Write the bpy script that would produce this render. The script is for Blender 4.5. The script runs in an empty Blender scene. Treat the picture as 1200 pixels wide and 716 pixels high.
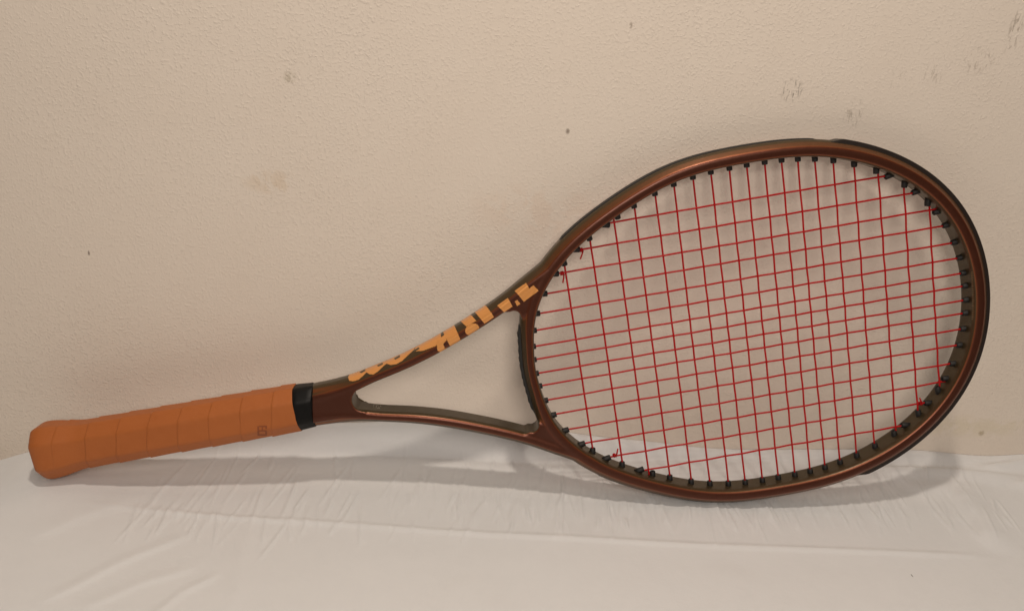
import bpy, bmesh, math, random
import numpy as np
from mathutils import Vector, Matrix
from mathutils.bvhtree import BVHTree

random.seed(7)
RNG = np.random.RandomState(11)
scene = bpy.context.scene
COL = scene.collection
MM = 0.001

# ------------------------------------------------------------------ camera
cam_data = bpy.data.cameras.new('camera')
cam = bpy.data.objects.new('camera', cam_data)
COL.objects.link(cam)
cam_data.sensor_width = 36.0
cam_data.lens = 36.0 * 1000.0 / 1200.0
cam_data.clip_start = 0.01
cam_data.clip_end = 50.0
CR = Matrix(((0.993253, -0.013646, -0.115159), (-0.099161, 0.414922, -0.904437), (0.060124, 0.909754, 0.41077)))
cam.matrix_world = Matrix.Translation((-0.07971, -0.5637, 0.38706)) @ CR.to_4x4()
scene.camera = cam

# ------------------------------------------------------------------ light
world = bpy.data.worlds.new('World')
scene.world = world
world.use_nodes = True
wb = world.node_tree.nodes['Background']
wb.inputs['Color'].default_value = (1.0, 0.90, 0.79, 1)
wb.inputs['Strength'].default_value = 0.07

def area(name, loc, target, size, power, color):
    d = bpy.data.lights.new(name, 'AREA')
    d.shape = 'DISK'; d.size = size; d.energy = power; d.color = color
    o = bpy.data.objects.new(name, d)
    COL.objects.link(o)
    o.location = loc
    o.rotation_euler = (Vector(target) - Vector(loc)).to_track_quat('-Z', 'Y').to_euler()
    return o
area('ceiling_lamp', (-0.02, -0.31, 1.42), (0.0, -0.05, 0.1), 0.075, 6.0, (1.0, 0.868, 0.735))
area('ceiling_lamp_far', (0.10, -0.85, 1.45), (0.0, 0.0, 0.1), 0.45, 2.0, (1.0, 0.875, 0.74))
area('front_fill', (-0.02, -0.86, 0.66), (0.0, 0.0, 0.20), 0.34, 3.95, (1.0, 0.872, 0.762))  # added fill light from the camera side, no actual lamp there

scene.view_settings.view_transform = 'Standard'
scene.view_settings.look = 'None'
scene.view_settings.exposure = -0.04
scene.view_settings.gamma = 1.0
scene.view_settings.use_curve_mapping = False
scene.render.resolution_x = 1024
scene.render.resolution_y = 610

# ------------------------------------------------------------------ helpers
def tag(o, label=None, cat=None, group=None, kind=None):
    if label: o['label'] = label
    if cat: o['category'] = cat
    if group: o['group'] = group
    if kind: o['kind'] = kind
    return o

def mesh_obj(name, verts, faces, mat, parent=None, smooth=True):
    me = bpy.data.meshes.new(name)
    me.from_pydata([tuple(v) for v in verts], [], [tuple(f) for f in faces])
    me.update()
    if smooth: me.polygons.foreach_set('use_smooth', [True] * len(me.polygons))
    me.materials.append(mat)
    o = bpy.data.objects.new(name, me)
    COL.objects.link(o)
    if parent: o.parent = parent
    return o

class NT:
    """small node-tree helper"""
    def __init__(s, name):
        s.m = bpy.data.materials.new(name); s.m.use_nodes = True
        s.t = s.m.node_tree; s.b = s.t.nodes['Principled BSDF']
    def n(s, kind, **kw):
        x = s.t.nodes.new(kind)
        for k, v in kw.items():
            if k in x.bl_rna.properties: setattr(x, k, v)
            else: x.inputs[k.replace('_', ' ')].default_value = v
        return x
    def l(s, a, b): s.t.links.new(a, b)
    def ramp(s, fac, stops):
        r = s.n('ShaderNodeValToRGB'); e = r.color_ramp.elements
        while len(e) < len(stops): e.new(0.5)
        for el, (p, c) in zip(e, stops):
            el.position = p; el.color = c if len(c) == 4 else (*c, 1)
        s.l(fac, r.inputs['Fac']); return r.outputs['Color']
    def noise(s, scale, detail=4, rough=0.55, vec=None, dist=0.0):
        x = s.n('ShaderNodeTexNoise'); x.inputs['Scale'].default_value = scale
        x.inputs['Detail'].default_value = detail; x.inputs['Roughness'].default_value = rough
        x.inputs['Distortion'].default_value = dist
        if vec: s.l(vec, x.inputs['Vector'])
        return x.outputs['Fac']
    def math(s, op, a, b=None, c=None, clamp=False):
        x = s.n('ShaderNodeMath', operation=op); x.use_clamp = clamp
        for i, v in enumerate((a, b, c)):
            if v is None: continue
            if isinstance(v, (int, float)): x.inputs[i].default_value = v
            else: s.l(v, x.inputs[i])
        return x.outputs[0]
    def mix(s, fac, a, b, blend='MIX'):
        x = s.n('ShaderNodeMix', data_type='RGBA', blend_type=blend)
        for sock, v in ((x.inputs['Factor'], fac), (x.inputs['A'], a), (x.inputs['B'], b)):
            if isinstance(v, (int, float)): sock.default_value = v
            elif isinstance(v, tuple): sock.default_value = v if len(v) == 4 else (*v, 1)
            else: s.l(v, sock)
        return x.outputs['Result']
    def coords(s): return s.n('ShaderNodeTexCoord').outputs['Object']
    def bump(s, h, strength, dist, normal=None):
        x = s.n('ShaderNodeBump'); x.inputs['Strength'].default_value = strength
        x.inputs['Distance'].default_value = dist; s.l(h, x.inputs['Height'])
        if normal: s.l(normal, x.inputs['Normal'])
        return x.outputs['Normal']

def smooth01(x): 
    x = np.clip(x, 0, 1); return x * x * (3 - 2 * x)

# ------------------------------------------------------------------ materials
def mat_wall():
    N = NT('painted_plaster'); co = N.coords()
    mid = N.noise(18.0, 4, 0.6, co)
    fine = N.noise(560.0, 3, 0.55, co)
    mp = N.n('ShaderNodeMapping'); N.l(co, mp.inputs['Vector'])
    mp.inputs['Rotation'].default_value = (0, 0.5, 0); mp.inputs['Scale'].default_value = (1.0, 1.0, 0.28)
    streak = N.noise(640.0, 2, 0.6, mp.outputs[0], 0.5)
    blotch = N.noise(75.0, 4, 0.6, co, 0.5)
    col = N.mix(mid, (0.82, 0.742, 0.655), (0.785, 0.70, 0.61))
    # scuffs, chips, stains and one painted patch of bounced light: (x, z, radius x, radius z, colour, strength, break-up noise, threshold)
    spots = [(-0.162, 0.2846, 0.005, 0.0045, (0.34, 0.29, 0.19), 0.5, fine, 0.40),
             (-0.1766, 0.2135, 0.024, 0.010, (0.66, 0.50, 0.33), 0.36, blotch, 0.42),
             (0.0237, 0.2579, 0.0017, 0.0024, (0.20, 0.15, 0.12), 0.8, fine, 0.34),
             (0.0590, 0.3290, 0.0013, 0.0026, (0.28, 0.22, 0.17), 0.7, fine, 0.28),
             (0.1745, 0.2930, 0.009, 0.009, (0.12, 0.10, 0.08), 0.8, streak, 0.53),
             (0.2460, 0.3060, 0.006, 0.010, (0.40, 0.34, 0.28), 0.45, streak, 0.53),
             (0.2700, 0.3080, 0.010, 0.009, (0.40, 0.34, 0.28), 0.45, streak, 0.54),
             (0.2990, 0.3190, 0.013, 0.011, (0.34, 0.28, 0.22), 0.5, streak, 0.53),
             (0.3190, 0.3390, 0.006, 0.018, (0.25, 0.20, 0.15), 0.6, streak, 0.52),
             (0.2210, 0.2790, 0.008, 0.012, (0.38, 0.33, 0.27), 0.6, streak, 0.53),
             (0.390, 0.0235, 0.0030, 0.0030, (0.34, 0.26, 0.16), 0.8, fine, 0.36),
             (-0.3065, 0.1563, 0.0009, 0.0022, (0.15, 0.11, 0.09), 0.85, fine, 0.25),
             (0.010, 0.200, 0.060, 0.024, (0.76, 0.60, 0.48), 0.32, blotch, 0.44),  # pinkish bounce from the copper frame, painted into the wall colour
             (0.375, 0.030, 0.080, 0.012, (0.70, 0.62, 0.44), 0.40, blotch, 0.42)]
    sep = N.n('ShaderNodeSeparateXYZ'); N.l(co, sep.inputs[0])
    for (x, z, rx, rz, c, st, sc, th) in spots:
        dx = N.math('DIVIDE', N.math('SUBTRACT', sep.outputs['X'], x), rx)
        dz = N.math('DIVIDE', N.math('SUBTRACT', sep.outputs['Z'], z), rz)
        d = N.math('ADD', N.math('MULTIPLY', dx, dx), N.math('MULTIPLY', dz, dz))
        fall = N.math('SUBTRACT', 1.0, d, clamp=True)
        br = N.math('MULTIPLY', N.math('SUBTRACT', sc, th), 9.0, clamp=True)
        col = N.mix(N.math('MULTIPLY', N.math('MULTIPLY', fall, br), st), col, c)
    N.l(col, N.b.inputs['Base Color'])
    N.b.inputs['Roughness'].default_value = 0.62
    N.b.inputs['Specular IOR Level'].default_value = 0.3
    patch = N.math('MULTIPLY_ADD', N.noise(6.0, 2, 0.5, co), 2.2, -0.55, clamp=True)
    blob = N.math('MULTIPLY', N.math('SUBTRACT', fine, 0.50), 3.0, clamp=True)
    h = N.math('MULTIPLY', blob, N.math('MULTIPLY_ADD', patch, 0.75, 0.25))
    h2 = N.math('MULTIPLY_ADD', mid, 0.9, h)
    N.l(N.bump(h2, 0.60, 0.0008), N.b.inputs['Normal'])
    return N.m

def mat_cloth():
    N = NT('white_cotton'); co = N.coords()
    big = N.noise(6.0, 4, 0.5, co); mid = N.noise(60.0, 4, 0.6, co)
    col = N.mix(big, (0.70, 0.71, 0.722), (0.75, 0.76, 0.772))
    col = N.mix(N.math('MULTIPLY', mid, 0.25), col, (0.60, 0.605, 0.61))
    # small dark speck of lint
    sep = N.n('ShaderNodeSeparateXYZ'); N.l(co, sep.inputs[0])
    dx = N.math('DIVIDE', N.math('SUBTRACT', sep.outputs['X'], 0.2585), 0.0005)
    dy = N.math('DIVIDE', N.math('SUBTRACT', sep.outputs['Y'], -0.1435), 0.0018)
    d = N.math('ADD', N.math('MULTIPLY', dx, dx), N.math('MULTIPLY', dy, dy))
    col = N.mix(N.math('MULTIPLY', N.math('SUBTRACT', 1.0, d, clamp=True), 0.9), col, (0.08, 0.07, 0.06))
    N.l(col, N.b.inputs['Base Color'])
    N.b.inputs['Roughness'].default_value = 0.85
    N.b.inputs['Specular IOR Level'].default_value = 0.2
    N.b.inputs['Sheen Weight'].default_value = 0.15
    w1 = N.n('ShaderNodeTexWave', wave_type='BANDS', bands_direction='X'); w1.inputs['Scale'].default_value = 420; w1.inputs['Distortion'].default_value = 1.0
    w2 = N.n('ShaderNodeTexWave', wave_type='BANDS', bands_direction='Y'); w2.inputs['Scale'].default_value = 420; w2.inputs['Distortion'].default_value = 1.0
    N.l(co, w1.inputs['Vector']); N.l(co, w2.inputs['Vector'])
    weave = N.math('ADD', w1.outputs['Fac'], w2.outputs['Fac'])
    h = N.math('MULTIPLY_ADD', weave, 0.12, N.noise(160.0, 4, 0.6, co))
    N.l(N.bump(h, 0.25, 0.0009), N.b.inputs['Normal'])
    return N.m

def mat_paint():
    """copper paint on the string-side facets, olive paint on the side facets of the beam, plus a painted edge highlight between them"""
    N = NT('copper_olive_paint'); co = N.coords()
    g = N.n('ShaderNodeNewGeometry')
    vt = N.n('ShaderNodeVectorTransform', vector_type='NORMAL', convert_from='WORLD', convert_to='OBJECT')
    N.l(g.outputs['Normal'], vt.inputs[0])
    sp = N.n('ShaderNodeSeparateXYZ'); N.l(vt.outputs[0], sp.inputs[0])
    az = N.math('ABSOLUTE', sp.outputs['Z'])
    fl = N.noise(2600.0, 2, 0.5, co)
    col = N.ramp(az, [(0.0, (0.066, 0.049, 0.022)), (0.64, (0.075, 0.049, 0.021)), (0.77, (0.25, 0.070, 0.018)), (0.88, (0.145, 0.030, 0.010)), (1.0, (0.076, 0.017, 0.007))])  # bright copper stop paints the edge highlight along the bevels
    col = N.mix(N.math('MULTIPLY', fl, 0.22), col, (0.11, 0.055, 0.025))
    N.l(col, N.b.inputs['Base Color'])
    N.b.inputs['Metallic'].default_value = 0.55
    N.l(N.math('MULTIPLY_ADD', N.noise(240.0, 3, 0.6, co), 0.14, 0.31), N.b.inputs['Roughness'])
    N.b.inputs['Coat Weight'].default_value = 0.14
    N.b.inputs['Coat Roughness'].default_value = 0.22
    N.l(N.bump(N.noise(500.0, 2, 0.5, co), 0.12, 0.0004), N.b.inputs['Normal'])
    return N.m

def mat_simple(name, color, rough, metallic=0.0, coat=0.0, var=0.2, scale=300.0, bump=0.1, dist=0.0004, color2=None):
    N = NT(name); co = N.coords()
    f = N.noise(scale, 4, 0.6, co)
    c2 = color2 or tuple(c * (1 - var) for c in color)
    N.l(N.mix(f, color, c2), N.b.inputs['Base Color'])
    N.b.inputs['Metallic'].default_value = metallic
    N.l(N.math('MULTIPLY_ADD', f, 0.15, rough - 0.07), N.b.inputs['Roughness'])
    N.b.inputs['Coat Weight'].default_value = coat
    if bump: N.l(N.bump(N.noise(scale * 2.2, 3, 0.6, co), bump, dist), N.b.inputs['Normal'])
    return N.m

def mat_leather():
    N = NT('tan_leather'); co = N.coords()
    big = N.noise(28.0, 4, 0.55, co); mid = N.noise(150.0, 4, 0.6, co); fine = N.noise(900.0, 3, 0.6, co)
    col = N.mix(big, (0.44, 0.132, 0.031), (0.36, 0.100, 0.021))
    col = N.mix(N.math('MULTIPLY', mid, 0.45), col, (0.46, 0.148, 0.042))
    N.l(col, N.b.inputs['Base Color'])
    N.l(N.math('MULTIPLY_ADD', mid, 0.2, 0.42), N.b.inputs['Roughness'])
    N.b.inputs['Specular IOR Level'].default_value = 0.35
    h = N.math('MULTIPLY_ADD', fine, 0.5, mid)
    N.l(N.bump(h, 0.22, 0.0008), N.b.inputs['Normal'])
    return N.m

M_WALL = mat_wall(); M_CLOTH = mat_cloth(); M_PAINT = mat_paint(); M_LEATHER = mat_leather()
M_RUBBER = mat_simple('black_rubber', (0.003, 0.0028, 0.0027), 0.45)
M_RUBBER.node_tree.nodes['Principled BSDF'].inputs['Specular IOR Level'].default_value = 0.22
M_GROM = mat_simple('black_nylon', (0.007, 0.006, 0.006), 0.6)
M_BUMP = mat_simple('dark_bumper_nylon', (0.018, 0.011, 0.008), 0.40)
M_STRING = mat_simple('red_polyester', (0.50, 0.004, 0.007), 0.38, var=0.3, scale=500, bump=0.0)
M_STRING.node_tree.nodes['Principled BSDF'].inputs['Specular IOR Level'].default_value = 0.25
M_LETTER = mat_simple('copper_print', (0.82, 0.38, 0.12), 0.36, metallic=0.35, coat=0.2, color2=(0.76, 0.32, 0.08), scale=90, bump=0.0)
M_NOTCH = mat_simple('olive_print', (0.10, 0.075, 0.034), 0.4, metallic=0.3, bump=0.0)
M_STAMP = mat_simple('burnt_stamp', (0.27, 0.066, 0.015), 0.6, bump=0.0)
M_PRINT = mat_simple('pale_print', (0.42, 0.38, 0.30), 0.5, bump=0.0)
M_WOOD = mat_simple('table_wood', (0.25, 0.14, 0.07), 0.5, scale=40)
M_SLEEVE = mat_simple('silver_trim', (0.75, 0.72, 0.66), 0.3, metallic=0.2, bump=0.0)

# ------------------------------------------------------------------ setting
def box(name, lo, hi, mat, bevel=0.0):
    v = [(x, y, z) for x in (lo[0], hi[0]) for y in (lo[1], hi[1]) for z in (lo[2], hi[2])]
    f = [(0, 1, 3, 2), (4, 6, 7, 5), (0, 4, 5, 1), (2, 3, 7, 6), (0, 2, 6, 4), (1, 5, 7, 3)]
    return mesh_obj(name, v, f, mat, smooth=False)
wall = box('wall', (-1.3, 0.0, -0.5), (1.3, 0.12, 1.1), M_WALL)
YAW = math.radians(2.4)
for v in wall.data.vertices:
    v.co.y += (0.25 - v.co.x) * math.tan(YAW)          # the wall runs slightly away from the racket towards the handle
tag(wall, 'cream painted plaster wall with bumpy texture and small scuffs behind the racket', 'wall', kind='structure')
table = box('table_top', (-0.9, -0.60, -0.070), (0.9, -0.022, -0.034), M_WOOD)
tag(table, 'table top hidden under the white cloth', 'table', kind='structure')

def build_cloth():
    xs = np.concatenate([np.linspace(-0.80, -0.43, 70), np.linspace(-0.4292, 0.47, 1200), np.linspace(0.476, 0.80, 60)])
    ys = -np.concatenate([np.linspace(0.0003, 0.034, 56), np.linspace(0.0346, 0.22, 150), np.linspace(0.224, 0.56, 60)])
    X, Y = np.meshgrid(xs, ys)
    D = -Y
    rx = np.array([-0.80, -0.50, -0.42, -0.385, -0.345, -0.29, -0.22, -0.16, -0.10, -0.03, 0.038, 0.0945, 0.153, 0.22, 0.29, 0.34, 0.37, 0.40, 0.44, 0.52, 0.80])
    rz = np.array([-26.0, -24.0, -22.0, -13.0, -2.0, 8.0, 18.0, 20.0, 23.0, 25.0, 17.0, 10.0, 5.0, 4.5, 5.0, 6.0, 4.0, 1.5, 4.5, 6.0, 3.0]) * MM
    H = np.interp(xs, rx, rz)
    xu = np.linspace(-0.8, 0.8, 801); Hu = np.interp(xu, rx, rz)
    k = np.exp(-0.5 * (np.arange(-15, 16) / 6.0) ** 2); k /= k.sum()
    H = np.interp(xs, xu, np.convolve(np.pad(Hu, 15, mode='edge'), k, mode='valid'))
    H = H + 0.0016 * np.sin(xs * 31 + 2.0 * np.sin(xs * 11)) * np.sin(xs * 17 + 2)
    foot = 0.017 + 0.003 * np.sin(xs * 23 + 1) 
    Z = H[None, :] * (1 - smooth01((D - 0.002) / (foot[None, :] - 0.002))) ** 1.15
    # soft roll where the cloth turns up
    Z += 0.0012 * np.exp(-((D - foot[None, :] - 0.004) / 0.005) ** 2) * smooth01((0.2 - np.abs(X)) / 0.1)
    # ironed crease
    t = (X + 0.274) / 0.582
    yc = -0.0617 - 0.0632 * t - 0.006 * np.sin(np.clip(t, 0, 1) * math.pi) + 0.0006 * np.sin(X * 37)
    on = smooth01((X + 0.33) / 0.12) * (1 - smooth01((X - 0.285) / 0.05))
    Z += on * (0.0012 * np.exp(-((Y - yc) / 0.0026) ** 2) + 0.0006 * np.exp(-((Y - yc) / 0.010) ** 2))
    # short pleats running away from the wall
    for i in range(420):
        x0 = RNG.uniform(-0.27, 0.37); y0 = RNG.uniform(-0.095, -0.018); L = RNG.uniform(0.005, 0.020)
        sl = RNG.normal(0.18, 0.16); w = RNG.uniform(0.0009, 0.0019); a = RNG.uniform(0.2, 0.85) * MM
        if RNG.rand() < 0.4: y0 = RNG.uniform(-0.085, -0.05); x0 = RNG.uniform(-0.05, 0.30)
        i0, i1 = np.searchsorted(xs, [x0 - 0.03, x0 + 0.03])
        xx, yy = X[:, i0:i1], Y[:, i0:i1]
        q = (xx - x0 - sl * (yy - y0)) / w
        Z[:, i0:i1] += a * np.exp(-q * q) * np.exp(-((yy - y0) / L) ** 4)
    # diagonal wrinkles front left, folds at the right
    def fold(p, q, w, a, w2=None):
        nonlocal Z
        px, py = p; qx, qy = q; L = math.hypot(qx - px, qy - py); ux, uy = (qx - px) / L, (qy - py) / L
        s = ((X - px) * ux + (Y - py) * uy) / L; d = -(X - px) * uy + (Y - py) * ux + 0.0012 * np.sin(s * 9)
        e = smooth01(s / 0.25 + 0.2) * (1 - smooth01((s - 0.75) / 0.35))
        ww = np.where(d > 0, w, w2 or w)
        Z += a * np.exp(-(d / ww) ** 2) * e
    fold((-0.300, -0.150), (-0.225, -0.085), 0.006, 0.0012, 0.003)
    fold((-0.275, -0.155), (-0.215, -0.118), 0.006, 0.0010, 0.003)
    fold((-0.330, -0.090), (-0.270, -0.050), 0.010, 0.0009, 0.005)
    fold((-0.235, -0.165), (-0.200, -0.125), 0.004, 0.0011, 0.003)
    fold((-0.185, -0.160), (-0.190, -0.070), 0.006, 0.0007, 0.006)
    fold((0.285, -0.020), (0.420, -0.034), 0.006, 0.0042, 0.011)
    fold((0.385, -0.016), (0.470, -0.008), 0.005, 0.0038, 0.006)
    fold((0.395, -0.046), (0.475, -0.030), 0.005, 0.0030, 0.007)
    fold((0.350, -0.050), (0.335, -0.120), 0.016, 0.0042, 0.007)
    fold((0.305, -0.045), (0.375, -0.050), 0.010, 0.0022, 0.010)
    fold((0.400, -0.060), (0.440, -0.110), 0.010, 0.0020, 0.006)
    fold((0.180, -0.085), (0.190, -0.050), 0.003, 0.0006, 0.002)
    fold((-0.05, -0.135), (-0.02, -0.190), 0.014, 0.0008, 0.014)
    fold((0.14, -0.130), (0.10, -0.200), 0.018, 0.0010, 0.012)
    # gentle unevenness
    for i in range(24):
        kx, ky = RNG.uniform(8, 60, 2); ph = RNG.uniform(0, 6.28, 2)
        Z += 0.0045 / (kx + ky) * np.sin(X * kx + ph[0]) * np.sin(Y * ky + ph[1]) * smooth01(D / 0.03)
    Z -= 0.016 * smooth01((-0.352 - X) / 0.07) * (1 - smooth01((D - 0.01) / 0.10))
    Y = Y + (0.25 - X) * math.tan(YAW) * (1 - smooth01(D / 0.07))
    return xs, ys, X, Y, Z

# ------------------------------------------------------------------ racket
RROT = Matrix(((0.977657, 0.19988, 0.065077), (-0.021157, -0.214448, 0.976506), (0.209139, -0.956065, -0.205428)))
RLOC = Vector((0.16251, -0.03619, 0.13153))
BASE = Vector((8.0, 129.0, 0.0))                     # lowest point of the hoop, millimetres in the racket's own frame
racket = bpy.data.objects.new('tennis_racket', None)
COL.objects.link(racket)
racket.empty_display_size = 0.03
racket.matrix_world = Matrix.Translation(RLOC + RROT @ (BASE * MM)) @ RROT.to_4x4()
tag(racket, 'copper brown tennis racket with red strings and tan leather grip leaning on the wall', 'tennis racket')

def loc(p): return ((p[0] - BASE[0]) * MM, (p[1] - BASE[1]) * MM, (p[2] - BASE[2]) * MM)
def part(name, verts, faces, mat, parent=None, smooth=True):
    o = mesh_obj(name, [loc(v) for v in verts], faces, mat, parent or racket, smooth)
    return o

# inner curve of the hoop (where the grommets end), polar about (-3, 0)
FC = [133.92, 2.948, 20.054, -1.852, 1.158, -0.917, -0.147, 0.269, -0.463]
def hoop_pt(th):
    r = sum(c * math.cos(k * th) for k, c in enumerate(FC))
    return np.array([-3.0 + r * math.cos(th), r * math.sin(th)])
def hoop_frame(th, off=0.0):
    p = hoop_pt(th); e = 1e-4
    d = hoop_pt(th + e) - hoop_pt(th - e); d /= np.linalg.norm(d)
    nrm = np.array([d[1], -d[0]])
    return p + nrm * off, nrm
def bridge_w(th):
    v = abs(hoop_pt(th)[1]) if math.cos(th) < 0 else 999
    return float(1 - smooth01(np.array((v - 12) / 34.0)))
def hoop_dims(th):
    b = bridge_w(th)
    return 3.2 - 1.7 * b, 5.9 - 1.4 * b              # gap grommet end -> inner face, half thickness

def sweep(rings, closed=False):
    m = len(rings[0]); V = [p for r in rings for p in r]; F = []
    n = len(rings)
    for i in range(n if closed else n - 1):
        j = (i + 1) % n
        for k in range(m):
            l = (k + 1) % m
            F.append((i * m + k, i * m + l, j * m + l, j * m + k))
    if not closed:
        F.append(tuple(range(m))[::-1]); F.append(tuple((n - 1) * m + k for k in range(m)))
    return V, F

def section(a, b):
    """beam section, r across (outward +), n through the racket; rounded box with chamfered front"""
    half = [(-a, 0), (-a, b * 0.70), (-a + 0.5, b * 0.83), (-a + 1.5, b * 0.955), (-a * 0.05, b), (a * 0.16, b * 0.965), (a * 0.80, b * 0.60), (a * 0.97, b * 0.42), (a, b * 0.2)]
    return half + [(r, -n) for r, n in half[:0:-1]]

TH = [2 * math.pi * i / 420 for i in range(420)]
rings = []
for th in TH:
    gap, a = hoop_dims(th)
    c, nrm = hoop_frame(th, gap + a)
    rings.append([(c[0] + nrm[0] * r, c[1] + nrm[1] * r, n) for r, n in section(a, 10.6)])
parts_geo = [sweep(rings, True)]

def catmull(pts, per=10):
    P = [np.array(p, float) for p in pts]; P = [2 * P[0] - P[1]] + P + [2 * P[-1] - P[-2]]
    out = []
    for i in range(1, len(P) - 2):
        for k in range(per):
            t = k / per
            out.append(0.5 * ((2 * P[i]) + (-P[i - 1] + P[i + 1]) * t + (2 * P[i - 1] - 5 * P[i] + 4 * P[i + 1] - P[i + 2]) * t * t + (-P[i - 1] + 3 * P[i] - 3 * P[i + 1] + P[i + 2]) * t ** 3))
    out.append(P[-2]); return out

# throat arms: (u, v, half width)
ARM = [(-345, 7.3, 7.0), (-320, 7.5, 7.2), (-300, 9.3, 6.2), (-286, 12.0, 5.1), (-272, 15.4, 4.5), (-250, 20.6, 4.6), (-230, 26.7, 4.8), (-210, 34.2, 4.9), (-190, 42.6, 5.0), (-172, 51.2, 5.0), (-155, 61.0, 5.0)]
for _u in (-138, -120, -103):
    _t = min((t for t in TH if 0 < t < math.pi), key=lambda t: abs(hoop_frame(t, 9.1)[0][0] - _u))
    _c = hoop_frame(_t, 9.1)[0]; ARM.append((float(_c[0]), float(_c[1]), 5.6 if _u < -130 else 5.2))
for sgn in (-1, 1):
    cl = catmull(ARM)
    rr = []
    for i, p in enumerate(cl):
        a = cl[min(i + 1, len(cl) - 1)] - cl[max(i - 1, 0)]
        d = a[:2] / np.linalg.norm(a[:2]); nrm = np.array([-d[1], d[0]])
        rr.append([(p[0] + nrm[0] * r, sgn * (p[1] + nrm[1] * r), n) for r, n in section(p[2], 10.5)])
    V, F = sweep(rr)
    if sgn < 0: F = [f[::-1] for f in F]
    parts_geo.append((V, F))

def prism(poly, b, ch=1.2):
    """flat filler with chamfered rim; poly counter-clockwise in (u, v)"""
    m = len(poly)
    V = [(p[0], p[1], z) for z in (-b, b) for p in poly]
    F = [tuple(range(m))[::-1], tuple(range(m, 2 * m))] + [(k, (k + 1) % m, m + (k + 1) % m, m + k) for k in range(m)]
    return V, F
arc = [(-281.2 - 8.4 * math.cos(t), 8.4 * math.sin(t)) for t in np.linspace(1.45, -1.45, 17)]
parts_geo.append(prism([(-345, -10), (-290, -10), (-280.5, -11)] + arc[::-1] + [(-280.5, 11), (-290, 10), (-345, 10)], 10.2))
for sgn in (-1, 1):     # round the outer corners of the throat opening
    cx, cy, rad = -167.9, 40.0, 5.0
    a = [(cx + rad * math.cos(t), cy + rad * math.sin(t)) for t in np.linspace(2.05, -0.05, 12)]
    poly = a + [(-163, 38.0), (-153, 50.0), (-138, 66.0), (-141, 70.0), (-165, 54.5), (-180, 46.8)]
    poly = [(x, sgn * y) for x, y in poly]
    if sgn > 0: poly = poly[::-1]
    parts_geo.append(prism(poly, 9.6))

bm = bmesh.new()
for V, F in parts_geo:
    vs = [bm.verts.new(Vector(loc(v)) * 1000.0) for v in V]
    for f in F:
        try: bm.faces.new([vs[i] for i in f])
        except ValueError: pass
bmesh.ops.triangulate(bm, faces=[f for f in bm.faces if len(f.verts) > 4])
bmesh.ops.recalc_face_normals(bm, faces=bm.faces[:])
me = bpy.data.meshes.new('frame_src'); bm.to_mesh(me); bm.free()
tmp = bpy.data.objects.new('frame_src', me); COL.objects.link(tmp)
md = tmp.modifiers.new('r', 'REMESH'); md.mode = 'VOXEL'; md.voxel_size = 0.85; md.adaptivity = 0.0; md.use_smooth_shade = True
sm = tmp.modifiers.new('s', 'SMOOTH'); sm.factor = 0.5; sm.iterations = 5
dg = bpy.context.evaluated_depsgraph_get()
fme = bpy.data.meshes.new_from_object(tmp.evaluated_get(dg))
bpy.data.objects.remove(tmp)
fme.name = 'frame'
fme.transform(Matrix.Scale(MM, 4))
fme.materials.clear(); fme.materials.append(M_PAINT)
fme.polygons.foreach_set('use_smooth', [True] * len(fme.polygons))
frame = bpy.data.objects.new('frame', fme); COL.objects.link(frame); frame.parent = racket
bvh_frame = BVHTree.FromPolygons([v.co for v in fme.vertices], [tuple(p.vertices) for p in fme.polygons])

# ---- outer strips on the hoop
def hoop_strip(name, th0, th1, r0, r1, b, mat, n=90, taper=0.06, wav=0.0):
    rr = []
    for i in range(n + 1):
        s = i / n; th = th0 + (th1 - th0) * s
        gap, a = hoop_dims(th)
        k = float(smooth01(np.array(min(s, 1 - s) / taper)))
        top = r0 + (r1 - r0) * k + wav * math.sin(i * 1.9) * k
        c, nrm = hoop_frame(th, gap + 2 * a)
        sec = [(r0 - 1.2, -b), (top - 0.5, -b), (top, -b + 0.8), (top, b - 0.8), (top - 0.5, b), (r0 - 1.2, b)]
        rr.append([(c[0] + nrm[0] * r, c[1] + nrm[1] * r, z) for r, z in sec])
    V, F = sweep(rr)
    return part(name, V, [f[::-1] for f in F], mat, smooth=False)
hoop_strip('bumper_guard', -1.05, 1.05, -0.9, 1.6, 6.6, M_BUMP, 140, 0.03)
hoop_strip('grommet_strip', -2.58, -1.10, -0.5, 0.45, 4.0, M_GROM, 90, 0.02)
hoop_strip('grommet_strip', 1.10, 2.58, -0.5, 0.45, 4.0, M_GROM, 90, 0.02)
hoop_strip('bridge_grommet_strip', math.pi - 0.21, math.pi + 0.21, -0.4, 1.7, 5.0, M_GROM, 40, 0.16, 0.3)

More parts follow.
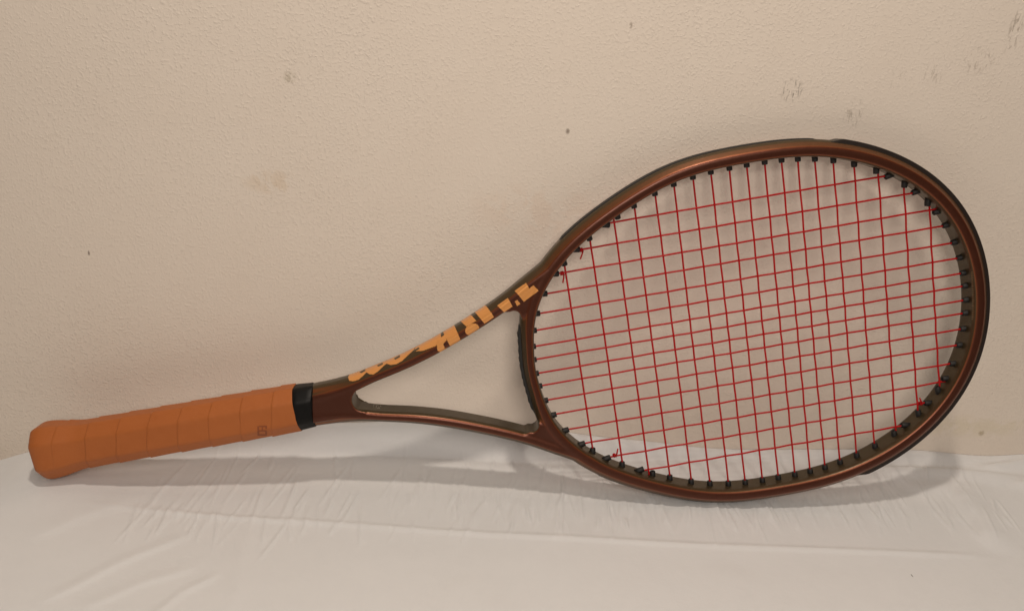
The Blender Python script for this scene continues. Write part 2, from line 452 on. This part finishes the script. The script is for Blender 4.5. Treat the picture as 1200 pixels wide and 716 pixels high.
# ---- strings
VJ = [5.2, 14.8, 26.2, 37.9, 51.0, 63.9, 77.8, 92.8]
MAINS = sorted([-v for v in VJ] + VJ)
CROSS = [-127.0, -106.9, -88.6, -73.4, -58.1, -44.5, -30.9, -18.3, -5.4, 6.7, 19.2, 30.8, 42.1, 53.7, 66.4, 80.5, 97.0, 114.3, 131.5]
CURVE = np.array([hoop_pt(2 * math.pi * i / 2880) for i in range(2881)])
def ends(axis, val):
    o = 1 - axis; a = CURVE[:, o] - val
    idx = np.where(a[:-1] * a[1:] <= 0)[0]
    s = [CURVE[i, axis] + (CURVE[i + 1, axis] - CURVE[i, axis]) * a[i] / (a[i] - a[i + 1] + 1e-12) for i in idx]
    return min(s), max(s)
RAD = 0.66
def tube(path, rad, m=8):
    rr = []
    for i, p in enumerate(path):
        d = Vector(path[min(i + 1, len(path) - 1)]) - Vector(path[max(i - 1, 0)]); d.normalize()
        up = Vector((0, 0, 1)) if abs(d.z) < 0.9 else Vector((1, 0, 0))
        s = d.cross(up).normalized(); t = s.cross(d)
        rr.append([tuple(Vector(p) + rad * (s * math.cos(2 * math.pi * k / m) + t * math.sin(2 * math.pi * k / m))) for k in range(m)])
    return sweep(rr)
def weave(val, knots, lo, hi, phase):
    """through-plane offset along a string that passes over and under the crossing ones"""
    pts = [(lo - 5.0, 0.0)] + [(k, 0.40 * (1 if (i + phase) % 2 else -1)) for i, k in enumerate(knots) if lo < k < hi] + [(hi + 5.0, 0.0)]
    out = []
    for (x0, z0), (x1, z1) in zip(pts[:-1], pts[1:]):
        for k in range(6):
            t = k / 6; e = t * t * (3 - 2 * t)
            out.append((x0 + (x1 - x0) * t, z0 + (z1 - z0) * e))
    out.append(pts[-1]); return out
GSPOTS = []
for j, v in enumerate(MAINS):
    lo, hi = ends(0, v)
    dv = random.uniform(-0.25, 0.25)
    path = [(u, v + dv * math.sin((u - lo) / (hi - lo) * math.pi), z) for u, z in weave(v, CROSS, lo, hi, j)]
    part('main_string', *tube(path, RAD), M_STRING)
    GSPOTS += [((lo, v), (-1, 0)), ((hi, v), (1, 0))]
for i, u in enumerate(CROSS):
    lo, hi = ends(1, u)
    du = random.uniform(-0.35, 0.35)
    path = [(u + du * math.sin((v - lo) / (hi - lo) * math.pi * 1.0), v, z) for v, z in weave(u, MAINS, lo, hi, i + 1)]
    part('cross_string', *tube(path, RAD), M_STRING)
    GSPOTS += [((u, lo), (0, -1)), ((u, hi), (0, 1))]

# ---- grommets: a short barrel with a softened lip round every string hole
def barrel():
    prof = [(-0.4, 0.85), (-0.4, 1.7), (0.0, 2.05), (3.2, 2.2), (6.5, 2.3), (6.5, 0.85)]
    m = 10; V = []; F = []
    for x, r in prof:
        V += [(x, r * math.cos(2 * math.pi * k / m), r * math.sin(2 * math.pi * k / m)) for k in range(m)]
    for i in range(len(prof) - 1):
        for k in range(m):
            l = (k + 1) % m
            F.append((i * m + k, (i + 1) * m + k, (i + 1) * m + l, i * m + l))
    me = bpy.data.meshes.new('grommet'); me.from_pydata([(a * MM, b * MM, c * MM) for a, b, c in V], [], F)
    me.materials.append(M_GROM)
    me.polygons.foreach_set('use_smooth', [True] * len(me.polygons)); me.update()
    return me
GME = barrel()
# where a main and a cross end at nearly the same place, the two holes sit side by side
G = []
for p, d in GSPOTS: G.append([math.atan2(p[1], p[0] + 3.0), d])
G.sort(key=lambda g: g[0])
for it in range(60):
    for i in range(len(G)):
        a, b = G[i - 1], G[i]
        gap = (b[0] - a[0]) % (2 * math.pi)
        r = np.linalg.norm(hoop_pt(b[0]) - np.array([-3.0, 0]))
        if gap * r < 7.0:
            e = (7.0 - gap * r) / r * 0.25; a[0] -= e; b[0] += e
GSPOTS = [(tuple(hoop_pt(th)), d) for th, d in G]
for (p, d) in GSPOTS:
    th = math.atan2(p[1], p[0] + 3.0); _, nn = hoop_frame(th)
    dd = np.array(d, float) * 0.75 + nn * 0.25; dd /= np.linalg.norm(dd)
    ob = bpy.data.objects.new('grommet', GME); COL.objects.link(ob); ob.parent = racket
    q = (p[0] + nn[0] * 0.2, p[1] + nn[1] * 0.2, random.uniform(-0.15, 0.15))
    ang = math.atan2(dd[1], dd[0])
    ob.matrix_local = Matrix.Translation(loc(q)) @ Matrix.Rotation(ang, 4, 'Z')

# ---- knots with a short cut tail where strings are tied off
for (u, v, tx, ty) in ((-112.0, 77.0, 1.8, -6.5), (116.5, 77.6, -2.5, -6.0), (-129.5, -63.6, -2.0, 5.5), (-114.0, -77.6, -3.0, 5.0)):
    pth = []
    for k in range(15):
        a = k / 14 * 4.2 * math.pi
        pth.append((u - 1.0 + 0.16 * k, v + 1.15 * math.cos(a), 1.25 * math.sin(a) - 0.2))
    e = pth[-1]
    pth += [(e[0] + tx * 0.4, e[1] + ty * 0.4, -1.6), (e[0] + tx, e[1] + ty, -2.4)]
    part('string_knot', *tube(pth, 0.55, 7), M_STRING)

# ---- grip: spirally wrapped leather over an eight-sided handle
def octagon(hv, hn, m=96, rnd=2.2):
    """rounded octagon, returns m (v, n) points by angle"""
    cv, cn = hv * 0.50, hn * 0.47
    corners = [(hv, -cn), (hv, cn), (cv, hn), (-cv, hn), (-hv, cn), (-hv, -cn), (-cv, -hn), (cv, -hn)]
    pts = []
    for i, c in enumerate(corners):
        a = np.array(corners[i - 1]); b = np.array(c); d = np.array(corners[(i + 1) % 8])
        p0 = b + (a - b) / np.linalg.norm(a - b) * rnd; p1 = b + (d - b) / np.linalg.norm(d - b) * rnd
        for t in np.linspace(0, 1, 5): pts.append((1 - t) ** 2 * p0 + 2 * t * (1 - t) * b + t * t * p1)
    pts = np.array(pts); ang = np.unwrap(np.arctan2(pts[:, 1], pts[:, 0]))
    rad = np.hypot(pts[:, 0], pts[:, 1])
    o = np.argsort(ang % (2 * math.pi)); A = (ang % (2 * math.pi))[o]; R = rad[o]
    # straight facets between the samples
    P = pts[o]; th = np.arange(m) / m * 2 * math.pi; out = []
    for t in th:
        i = np.searchsorted(A, t) % len(A); p, q = P[i - 1], P[i]
        e = np.array([math.cos(t), math.sin(t)]); d = q - p
        den = e[0] * d[1] - e[1] * d[0]
        s = (p[0] * d[1] - p[1] * d[0]) / den
        out.append((s * e[0], s * e[1]))
    return np.array(out)
M_ANG = 96; PITCH = 21.8
rings = []
us = np.concatenate([np.linspace(-514.0, -507.3, 14), np.linspace(-506.8, -329.5, 420)])
for u in us:
    fl = float(1 - smooth01(np.array((u + 508.0) / 28.0)))            # butt flare
    hv, hn = 16.0 + 3.4 * fl, 14.1 + 2.6 * fl
    if u < -507:
        k = math.sqrt(max(0.0, 1 - ((-507 - u) / 8.1) ** 2)); s = 0.78 + 0.22 * k
        hv *= s; hn *= s
    o = octagon(hv, hn, M_ANG, 1.4)
    ring = []
    for k in range(M_ANG):
        ph = k / M_ANG
        q = (u + 519.0 + 8.0) / PITCH + ph + 0.02 * math.sin(ph * 12.6 + u * 0.05)
        s = 1.0 - (q - math.floor(q))
        lip = 0.62 * (s ** 1.6) if s < 0.94 else 0.62 * (0.94 ** 1.6) * (1 - (s - 0.94) / 0.06) - 0.3 * math.sin((s - 0.94) / 0.06 * math.pi)
        lip *= float(smooth01(np.array((u + 506) / 16.0)))
        v, n = o[k]; r = math.hypot(v, n)
        ring.append((u, v * (1 + lip / r), n * (1 + lip / r)))
    rings.append(ring)
V, F = sweep(rings)
grip = part('grip', V, F, M_LEATHER)
bvh_grip = BVHTree.FromPolygons([v.co for v in grip.data.vertices], [tuple(p.vertices) for p in grip.data.polygons])
# butt cap disc at the end
rings = [[(u, v * s, n * s) for v, n in octagon(12.2, 10.8, 48, 3.0)] for u, s in ((-513.6, 1.0), (-514.5, 0.96), (-514.8, 0.85))]
V, F = sweep(rings); part('butt_cap', V, F, M_RUBBER)
# rubber collar
rings = []
for u, d in ((-334, 0.2), (-330.0, 0.4), (-329.2, 0.65), (-327, 0.5), (-322, 0.2), (-318.4, 0.0), (-317.4, -0.5), (-317.2, -1.6)):
    o = octagon(15.1 + d, 13.4 + d - 0.07 * (u + 327), 64, 2.6)
    rings.append([(u + 0.9 * math.sin(2 * math.pi * k / 64 * 2 + 0.6) * (1 if u > -323 else 0) - 0.10 * v * (1 if u > -328 else 0.4), v, n) for k, (v, n) in enumerate(o)])
V, F = sweep(rings); collar = part('grip_collar', V, F, M_RUBBER)
bvh_collar = BVHTree.FromPolygons([v.co for v in collar.data.vertices], [tuple(p.vertices) for p in collar.data.polygons])

# ---- printed lettering and marks laid on the surfaces
def inside(x, y, poly):
    c = False; n = len(poly)
    for i in range(n):
        (x0, y0), (x1, y1) = poly[i - 1], poly[i]
        if (y0 > y) != (y1 > y) and x < (x1 - x0) * (y - y0) / (y1 - y0) + x0: c = not c
    return c
def decal(name, poly, direction, bvh, mat, parent, step=0.3, lift=0.12):
    """cut a flat outline into small cells and lay it on the surface along 'direction'"""
    d = Vector(direction).normalized()
    us_ = np.arange(min(p[0] for p in poly), max(p[0] for p in poly) + step, step)
    vs_ = np.arange(min(p[1] for p in poly), max(p[1] for p in poly) + step, step)
    idx = {}; V = []; F = []
    def vert(i, j):
        if (i, j) in idx: return idx[(i, j)]
        o = Vector((us_[0] + i * step, vs_[0] + j * step, -12.0)) - d * 30
        h, nn, _, _ = bvh.ray_cast(Vector(loc(o)), d, 0.2)
        if h is None: r = None
        else:
            if nn.dot(d) > 0: nn = -nn
            V.append(h + nn * lift * MM); r = len(V) - 1
        idx[(i, j)] = r; return r
    for i in range(len(us_)):
        for j in range(len(vs_)):
            if not inside(us_[0] + (i + .5) * step, vs_[0] + (j + .5) * step, poly): continue
            q = [vert(i, j), vert(i + 1, j), vert(i + 1, j + 1), vert(i, j + 1)]
            if None in q: continue
            P = [V[k] for k in q]
            if max((P[a] - P[b]).length for a in range(4) for b in range(a)) > 14 * step * MM: continue
            F.append(q[::-1])
    if not F: return None
    return mesh_obj(name, V, F, mat, parent)
DEC = {
'arm':((-0.0736, 0.2426, 0.9673),{'hblock': [(-164.0, -59.5), (-155.4, -63.7), (-154.1, -59.4), (-150.8, -61.2), (-147.9, -56.7), (-159.1, -50.9)], 'stub': [(-165.3, -52.3), (-163.4, -52.9), (-161.6, -49.9), (-164.1, -48.7)], 'block2': [(-177.6, -51.4), (-169.6, -55.4), (-167.4, -48.9), (-173.9, -45.9)], 'block3': [(-194.0, -50.9), (-186.0, -55.3), (-181.2, -43.8), (-188.5, -40.3)], 'dot': [(-192.8, -39.4), (-192.6, -38.0), (-193.1, -36.6), (-194.1, -35.4), (-195.6, -34.4), (-197.2, -33.8), (-199.0, -33.7), (-200.5, -34.1), (-201.7, -34.9), (-202.4, -36.0), (-202.5, -37.4), (-202.0, -38.8), (-200.9, -40.1), (-199.5, -41.1), (-197.8, -41.6), (-196.1, -41.7), (-194.6, -41.3), (-193.4, -40.5)], 'ledge': [(-205.1, -46.3), (-197.2, -49.6), (-193.6, -43.2), (-201.1, -40.4)], 'cpiece': [(-223.4, -32.4), (-221.4, -34.6), (-216.9, -37.4), (-216.2, -33.2), (-219.0, -31.1), (-218.7, -27.9), (-215.6, -27.9), (-218.1, -25.7), (-221.7, -24.8), (-223.8, -27.2)], 'block1': [(-218.1, -41.0), (-209.6, -45.1), (-206.7, -31.5), (-214.6, -28.2)], 'band': [(-235.3, -37.9), (-219.2, -41.5), (-219.6, -35.7), (-224.2, -30.4), (-233.6, -28.5), (-240.3, -29.2)], 'scallop': [(-289.2, -18.8), (-288.5, -16.2), (-285.8, -15.3), (-281.9, -15.7), (-278.1, -18.1), (-275.6, -20.0), (-273.8, -18.5), (-271.0, -17.7), (-267.4, -19.3), (-263.0, -22.4), (-260.6, -23.7), (-257.6, -22.3), (-253.4, -22.4), (-249.3, -23.9), (-244.9, -27.0), (-240.2, -30.1), (-235.3, -38.2), (-242.2, -37.0), (-254.5, -33.6), (-261.5, -32.3), (-272.1, -29.2), (-277.3, -28.0), (-287.5, -25.1)]}),
'notch':((-0.1435, 0.2577, 0.9555),{'n1': [(-280.2, -21.0), (-276.0, -22.5), (-275.6, -21.4), (-278.9, -20.1)], 'n2': [(-267.1, -23.7), (-262.9, -25.1), (-262.5, -23.9), (-266.1, -22.7)], 'n3': [(-254.5, -26.6), (-250.0, -28.3), (-249.6, -27.1), (-253.5, -25.6)], 'n4': [(-240.5, -29.8), (-235.9, -31.5), (-235.3, -30.5), (-239.5, -28.7)]}),
'stamp':((-0.2894, 0.2994, 0.9092),{'a': [(-357.4, 4.9), (-356.1, 5.1), (-357.6, 11.9), (-358.9, 11.7)], 'b': [(-356.0, 4.7), (-350.7, 5.6), (-351.0, 6.7), (-356.2, 5.7)], 'c': [(-356.7, 7.9), (-351.7, 8.8), (-352.0, 9.7), (-356.9, 8.8)], 'd': [(-357.4, 10.9), (-352.1, 11.8), (-352.4, 12.9), (-357.6, 11.9)], 'e': [(-352.1, 6.5), (-351.0, 6.7), (-351.2, 7.9), (-352.4, 7.7)], 'f': [(-352.8, 9.6), (-351.7, 9.8), (-352.1, 11.8), (-353.3, 11.6)], 'g': [(-354.6, 6.0), (-353.7, 6.2), (-354.2, 8.4), (-355.1, 8.2)]}),
'print':((-0.1646, 0.3039, 0.9384),{'p0': [(-275.6, 4.9), (-275.2, 5.0), (-275.0, 5.6), (-275.3, 5.5)], 'p1': [(-270.3, 5.6), (-269.9, 5.7), (-269.6, 6.2), (-270.0, 6.1)], 'p2': [(-273.0, 6.6), (-272.6, 6.7), (-272.3, 7.3), (-272.7, 7.2)], 'p3': [(-275.2, 4.0), (-274.8, 4.0), (-274.6, 4.6), (-274.9, 4.5)], 'p4': [(-273.2, 5.4), (-272.9, 5.4), (-272.6, 6.0), (-273.0, 5.9)], 'p5': [(-272.2, 4.2), (-271.8, 4.3), (-271.9, 4.9), (-272.2, 4.8)], 'p6': [(-270.7, 5.7), (-270.3, 5.8), (-270.0, 6.3), (-270.4, 6.2)], 'p7': [(-271.9, 4.0), (-271.5, 4.0), (-271.2, 4.5), (-271.6, 4.4)], 'p8': [(-274.7, 3.4), (-274.4, 3.4), (-274.2, 4.0), (-274.5, 4.0)], 'p9': [(-273.9, 5.8), (-273.5, 5.9), (-273.2, 6.5), (-273.6, 6.4)], 'p10': [(-272.1, 6.8), (-271.7, 6.9), (-271.5, 7.5), (-271.9, 7.4)], 'p11': [(-271.8, 5.7), (-271.4, 5.8), (-271.4, 6.4), (-271.8, 6.3)], 'p12': [(-270.3, 4.4), (-269.9, 4.4), (-270.0, 5.0), (-270.3, 5.0)], 'p13': [(-273.4, 4.4), (-273.0, 4.4), (-272.8, 5.0), (-273.1, 4.9)], 'p14': [(-271.6, 6.7), (-271.2, 6.8), (-270.9, 7.3), (-271.3, 7.3)], 'p15': [(-273.4, 4.8), (-273.0, 4.9), (-272.8, 5.5), (-273.2, 5.4)]}),
'tip':((0.4766, 0.2627, 0.8389),{'t0': [(151.9, -18.2), (153.2, -18.0), (153.2, -17.4), (151.9, -17.6)], 't1': [(151.9, -16.8), (153.3, -16.6), (153.2, -16.0), (151.9, -16.2)], 't2': [(152.0, -15.5), (153.3, -15.2), (153.2, -14.6), (151.9, -14.9)], 't3': [(152.0, -14.1), (153.3, -13.9), (153.3, -13.3), (151.9, -13.5)], 't4': [(152.0, -12.7), (153.3, -12.5), (153.3, -11.9), (152.0, -12.1)], 't5': [(152.0, -11.4), (153.3, -11.1), (153.3, -10.5), (152.0, -10.8)], 't6': [(152.0, -10.0), (153.3, -9.8), (153.3, -9.2), (152.0, -9.4)], 't7': [(152.0, -8.6), (153.3, -8.4), (153.3, -7.8), (152.0, -8.0)], 't8': [(152.0, -7.3), (153.3, -7.0), (153.3, -6.4), (152.0, -6.7)], 't9': [(152.0, -5.9), (153.3, -5.7), (153.3, -5.1), (152.0, -5.3)], 't10': [(152.0, -4.5), (153.3, -4.3), (153.3, -3.7), (152.0, -3.9)], 't11': [(152.0, -3.2), (153.3, -2.9), (153.3, -2.3), (152.0, -2.5)], 't12': [(152.0, -1.8), (153.3, -1.6), (153.3, -0.9), (151.9, -1.2)], 't13': [(151.9, -0.4), (153.3, -0.2), (153.2, 0.4), (151.9, 0.2)], 't14': [(151.9, 0.9), (153.2, 1.2), (153.2, 1.8), (151.9, 1.6)], 't15': [(151.9, 2.3), (153.2, 2.5), (153.2, 3.2), (151.8, 2.9)], 't16': [(151.8, 3.7), (153.1, 3.9), (153.1, 4.5), (151.8, 4.3)], 't17': [(151.7, 5.1), (153.1, 5.3), (153.0, 5.9), (151.7, 5.7)], 't18': [(151.7, 6.4), (153.0, 6.7), (153.0, 7.3), (151.6, 7.0)], 't19': [(151.6, 7.8), (152.9, 8.0), (152.9, 8.6), (151.6, 8.4)], 't20': [(151.5, 9.2), (152.8, 9.4), (152.8, 10.0), (151.5, 9.8)], 't21': [(151.4, 10.5), (152.7, 10.8), (152.7, 11.4), (151.4, 11.2)], 't22': [(151.3, 11.9), (152.6, 12.1), (152.6, 12.8), (151.3, 12.5)], 't23': [(151.2, 13.3), (152.5, 13.5), (152.5, 14.1), (151.2, 13.9)], 't24': [(151.1, 14.6), (152.4, 14.9), (152.4, 15.5), (151.0, 15.3)], 't25': [(150.9, 16.0), (152.3, 16.2), (152.2, 16.9), (150.9, 16.6)]}),
}
d, polys = DEC['arm']
for k, p in polys.items(): decal('logo_letter', p, d, bvh_frame, M_LETTER, frame)
d, polys = DEC['notch']
for k, p in polys.items(): decal('logo_cutout', p, d, bvh_frame, M_NOTCH, frame, 0.25, 0.22)
def merged(name, key, bvh, mat, parent, step, lift):
    dd, pl = DEC[key]; V = []; F = []
    for k, p in pl.items():
        o = decal('x', p, dd, bvh, mat, None, step, lift)
        if o is None: continue
        b = len(V); V += [tuple(v.co) for v in o.data.vertices]; F += [tuple(i + b for i in f.vertices) for f in o.data.polygons]
        bpy.data.objects.remove(o)
    return mesh_obj(name, V, F, mat, parent)
merged('stamped_mark', 'stamp', bvh_grip, M_STAMP, grip, 0.2, 0.08)
merged('small_print', 'print', bvh_frame, M_PRINT, frame, 0.15, 0.1)
merged('tip_print', 'tip', bvh_frame, mat_simple('faint_print', (0.20, 0.13, 0.06), 0.5, bump=0.0), frame, 0.25, 0.1)

# ------------------------------------------------------------------ cloth (shaped to what rests on it)
bpy.context.view_layer.update()
xs, ys, X, Y, Z = build_cloth()
pts = []
for o in (frame, grip):
    mw = racket.matrix_world
    co = np.empty(len(o.data.vertices) * 3); o.data.vertices.foreach_get('co', co); co = co.reshape(-1, 3)
    R = np.array(mw.to_3x3()); T = np.array(mw.translation)
    pts.append(co @ R.T + T)
    w = pts[-1]; i = w[:, 2].argmin(); print('LOW', o.name, w[i].round(4), 'MAXY', w[w[:, 1].argmax()].round(4), w[:, 0].min().round(3), w[:, 0].max().round(3))
low = np.vstack([p[p[:, 2] < 0.02] for p in pts])
# bring the cloth up (or press it down) under the two resting points
def rest(cx, cy, target, s):
    global Z
    i = np.abs(xs - cx).argmin(); j = np.abs(ys - cy).argmin()
    dz = target - Z[j, i]
    print('REST', cx, cy, target, 'cloth', Z[j, i], 'dz', dz)
    Z = Z + dz * np.exp(-(((X - cx) / s) ** 2 + ((Y - cy) / s) ** 2))
for p in (pts[0], pts[1]):
    k = p[:, 2].argmin(); rest(p[k, 0], p[k, 1], p[k, 2] + 0.0004, 0.035)
# keep the sheet below everything that lies on it
gx = np.searchsorted(xs, low[:, 0]); gy = np.array([np.abs(ys - y).argmin() for y in low[:, 1]])
lim = np.full(Z.shape, 1.0)
for a, b, z in zip(gy, np.clip(gx, 1, len(xs) - 1), low[:, 2]):
    lim[a, b] = min(lim[a, b], z - 0.0002); lim[a, b - 1] = min(lim[a, b - 1], z - 0.0002)
Z = np.minimum(Z, lim + 0.0004)
nx, ny = len(xs), len(ys)
V = np.stack([X, Y, Z], -1).reshape(-1, 3)
idx = np.arange(nx * ny).reshape(ny, nx)
F = np.stack([idx[:-1, :-1], idx[1:, :-1], idx[1:, 1:], idx[:-1, 1:]], -1).reshape(-1, 4)
cloth = mesh_obj('tablecloth', V.tolist(), F.tolist(), M_CLOTH)
tag(cloth, 'white cotton cloth with an ironed crease and small wrinkles under the racket', 'tablecloth')
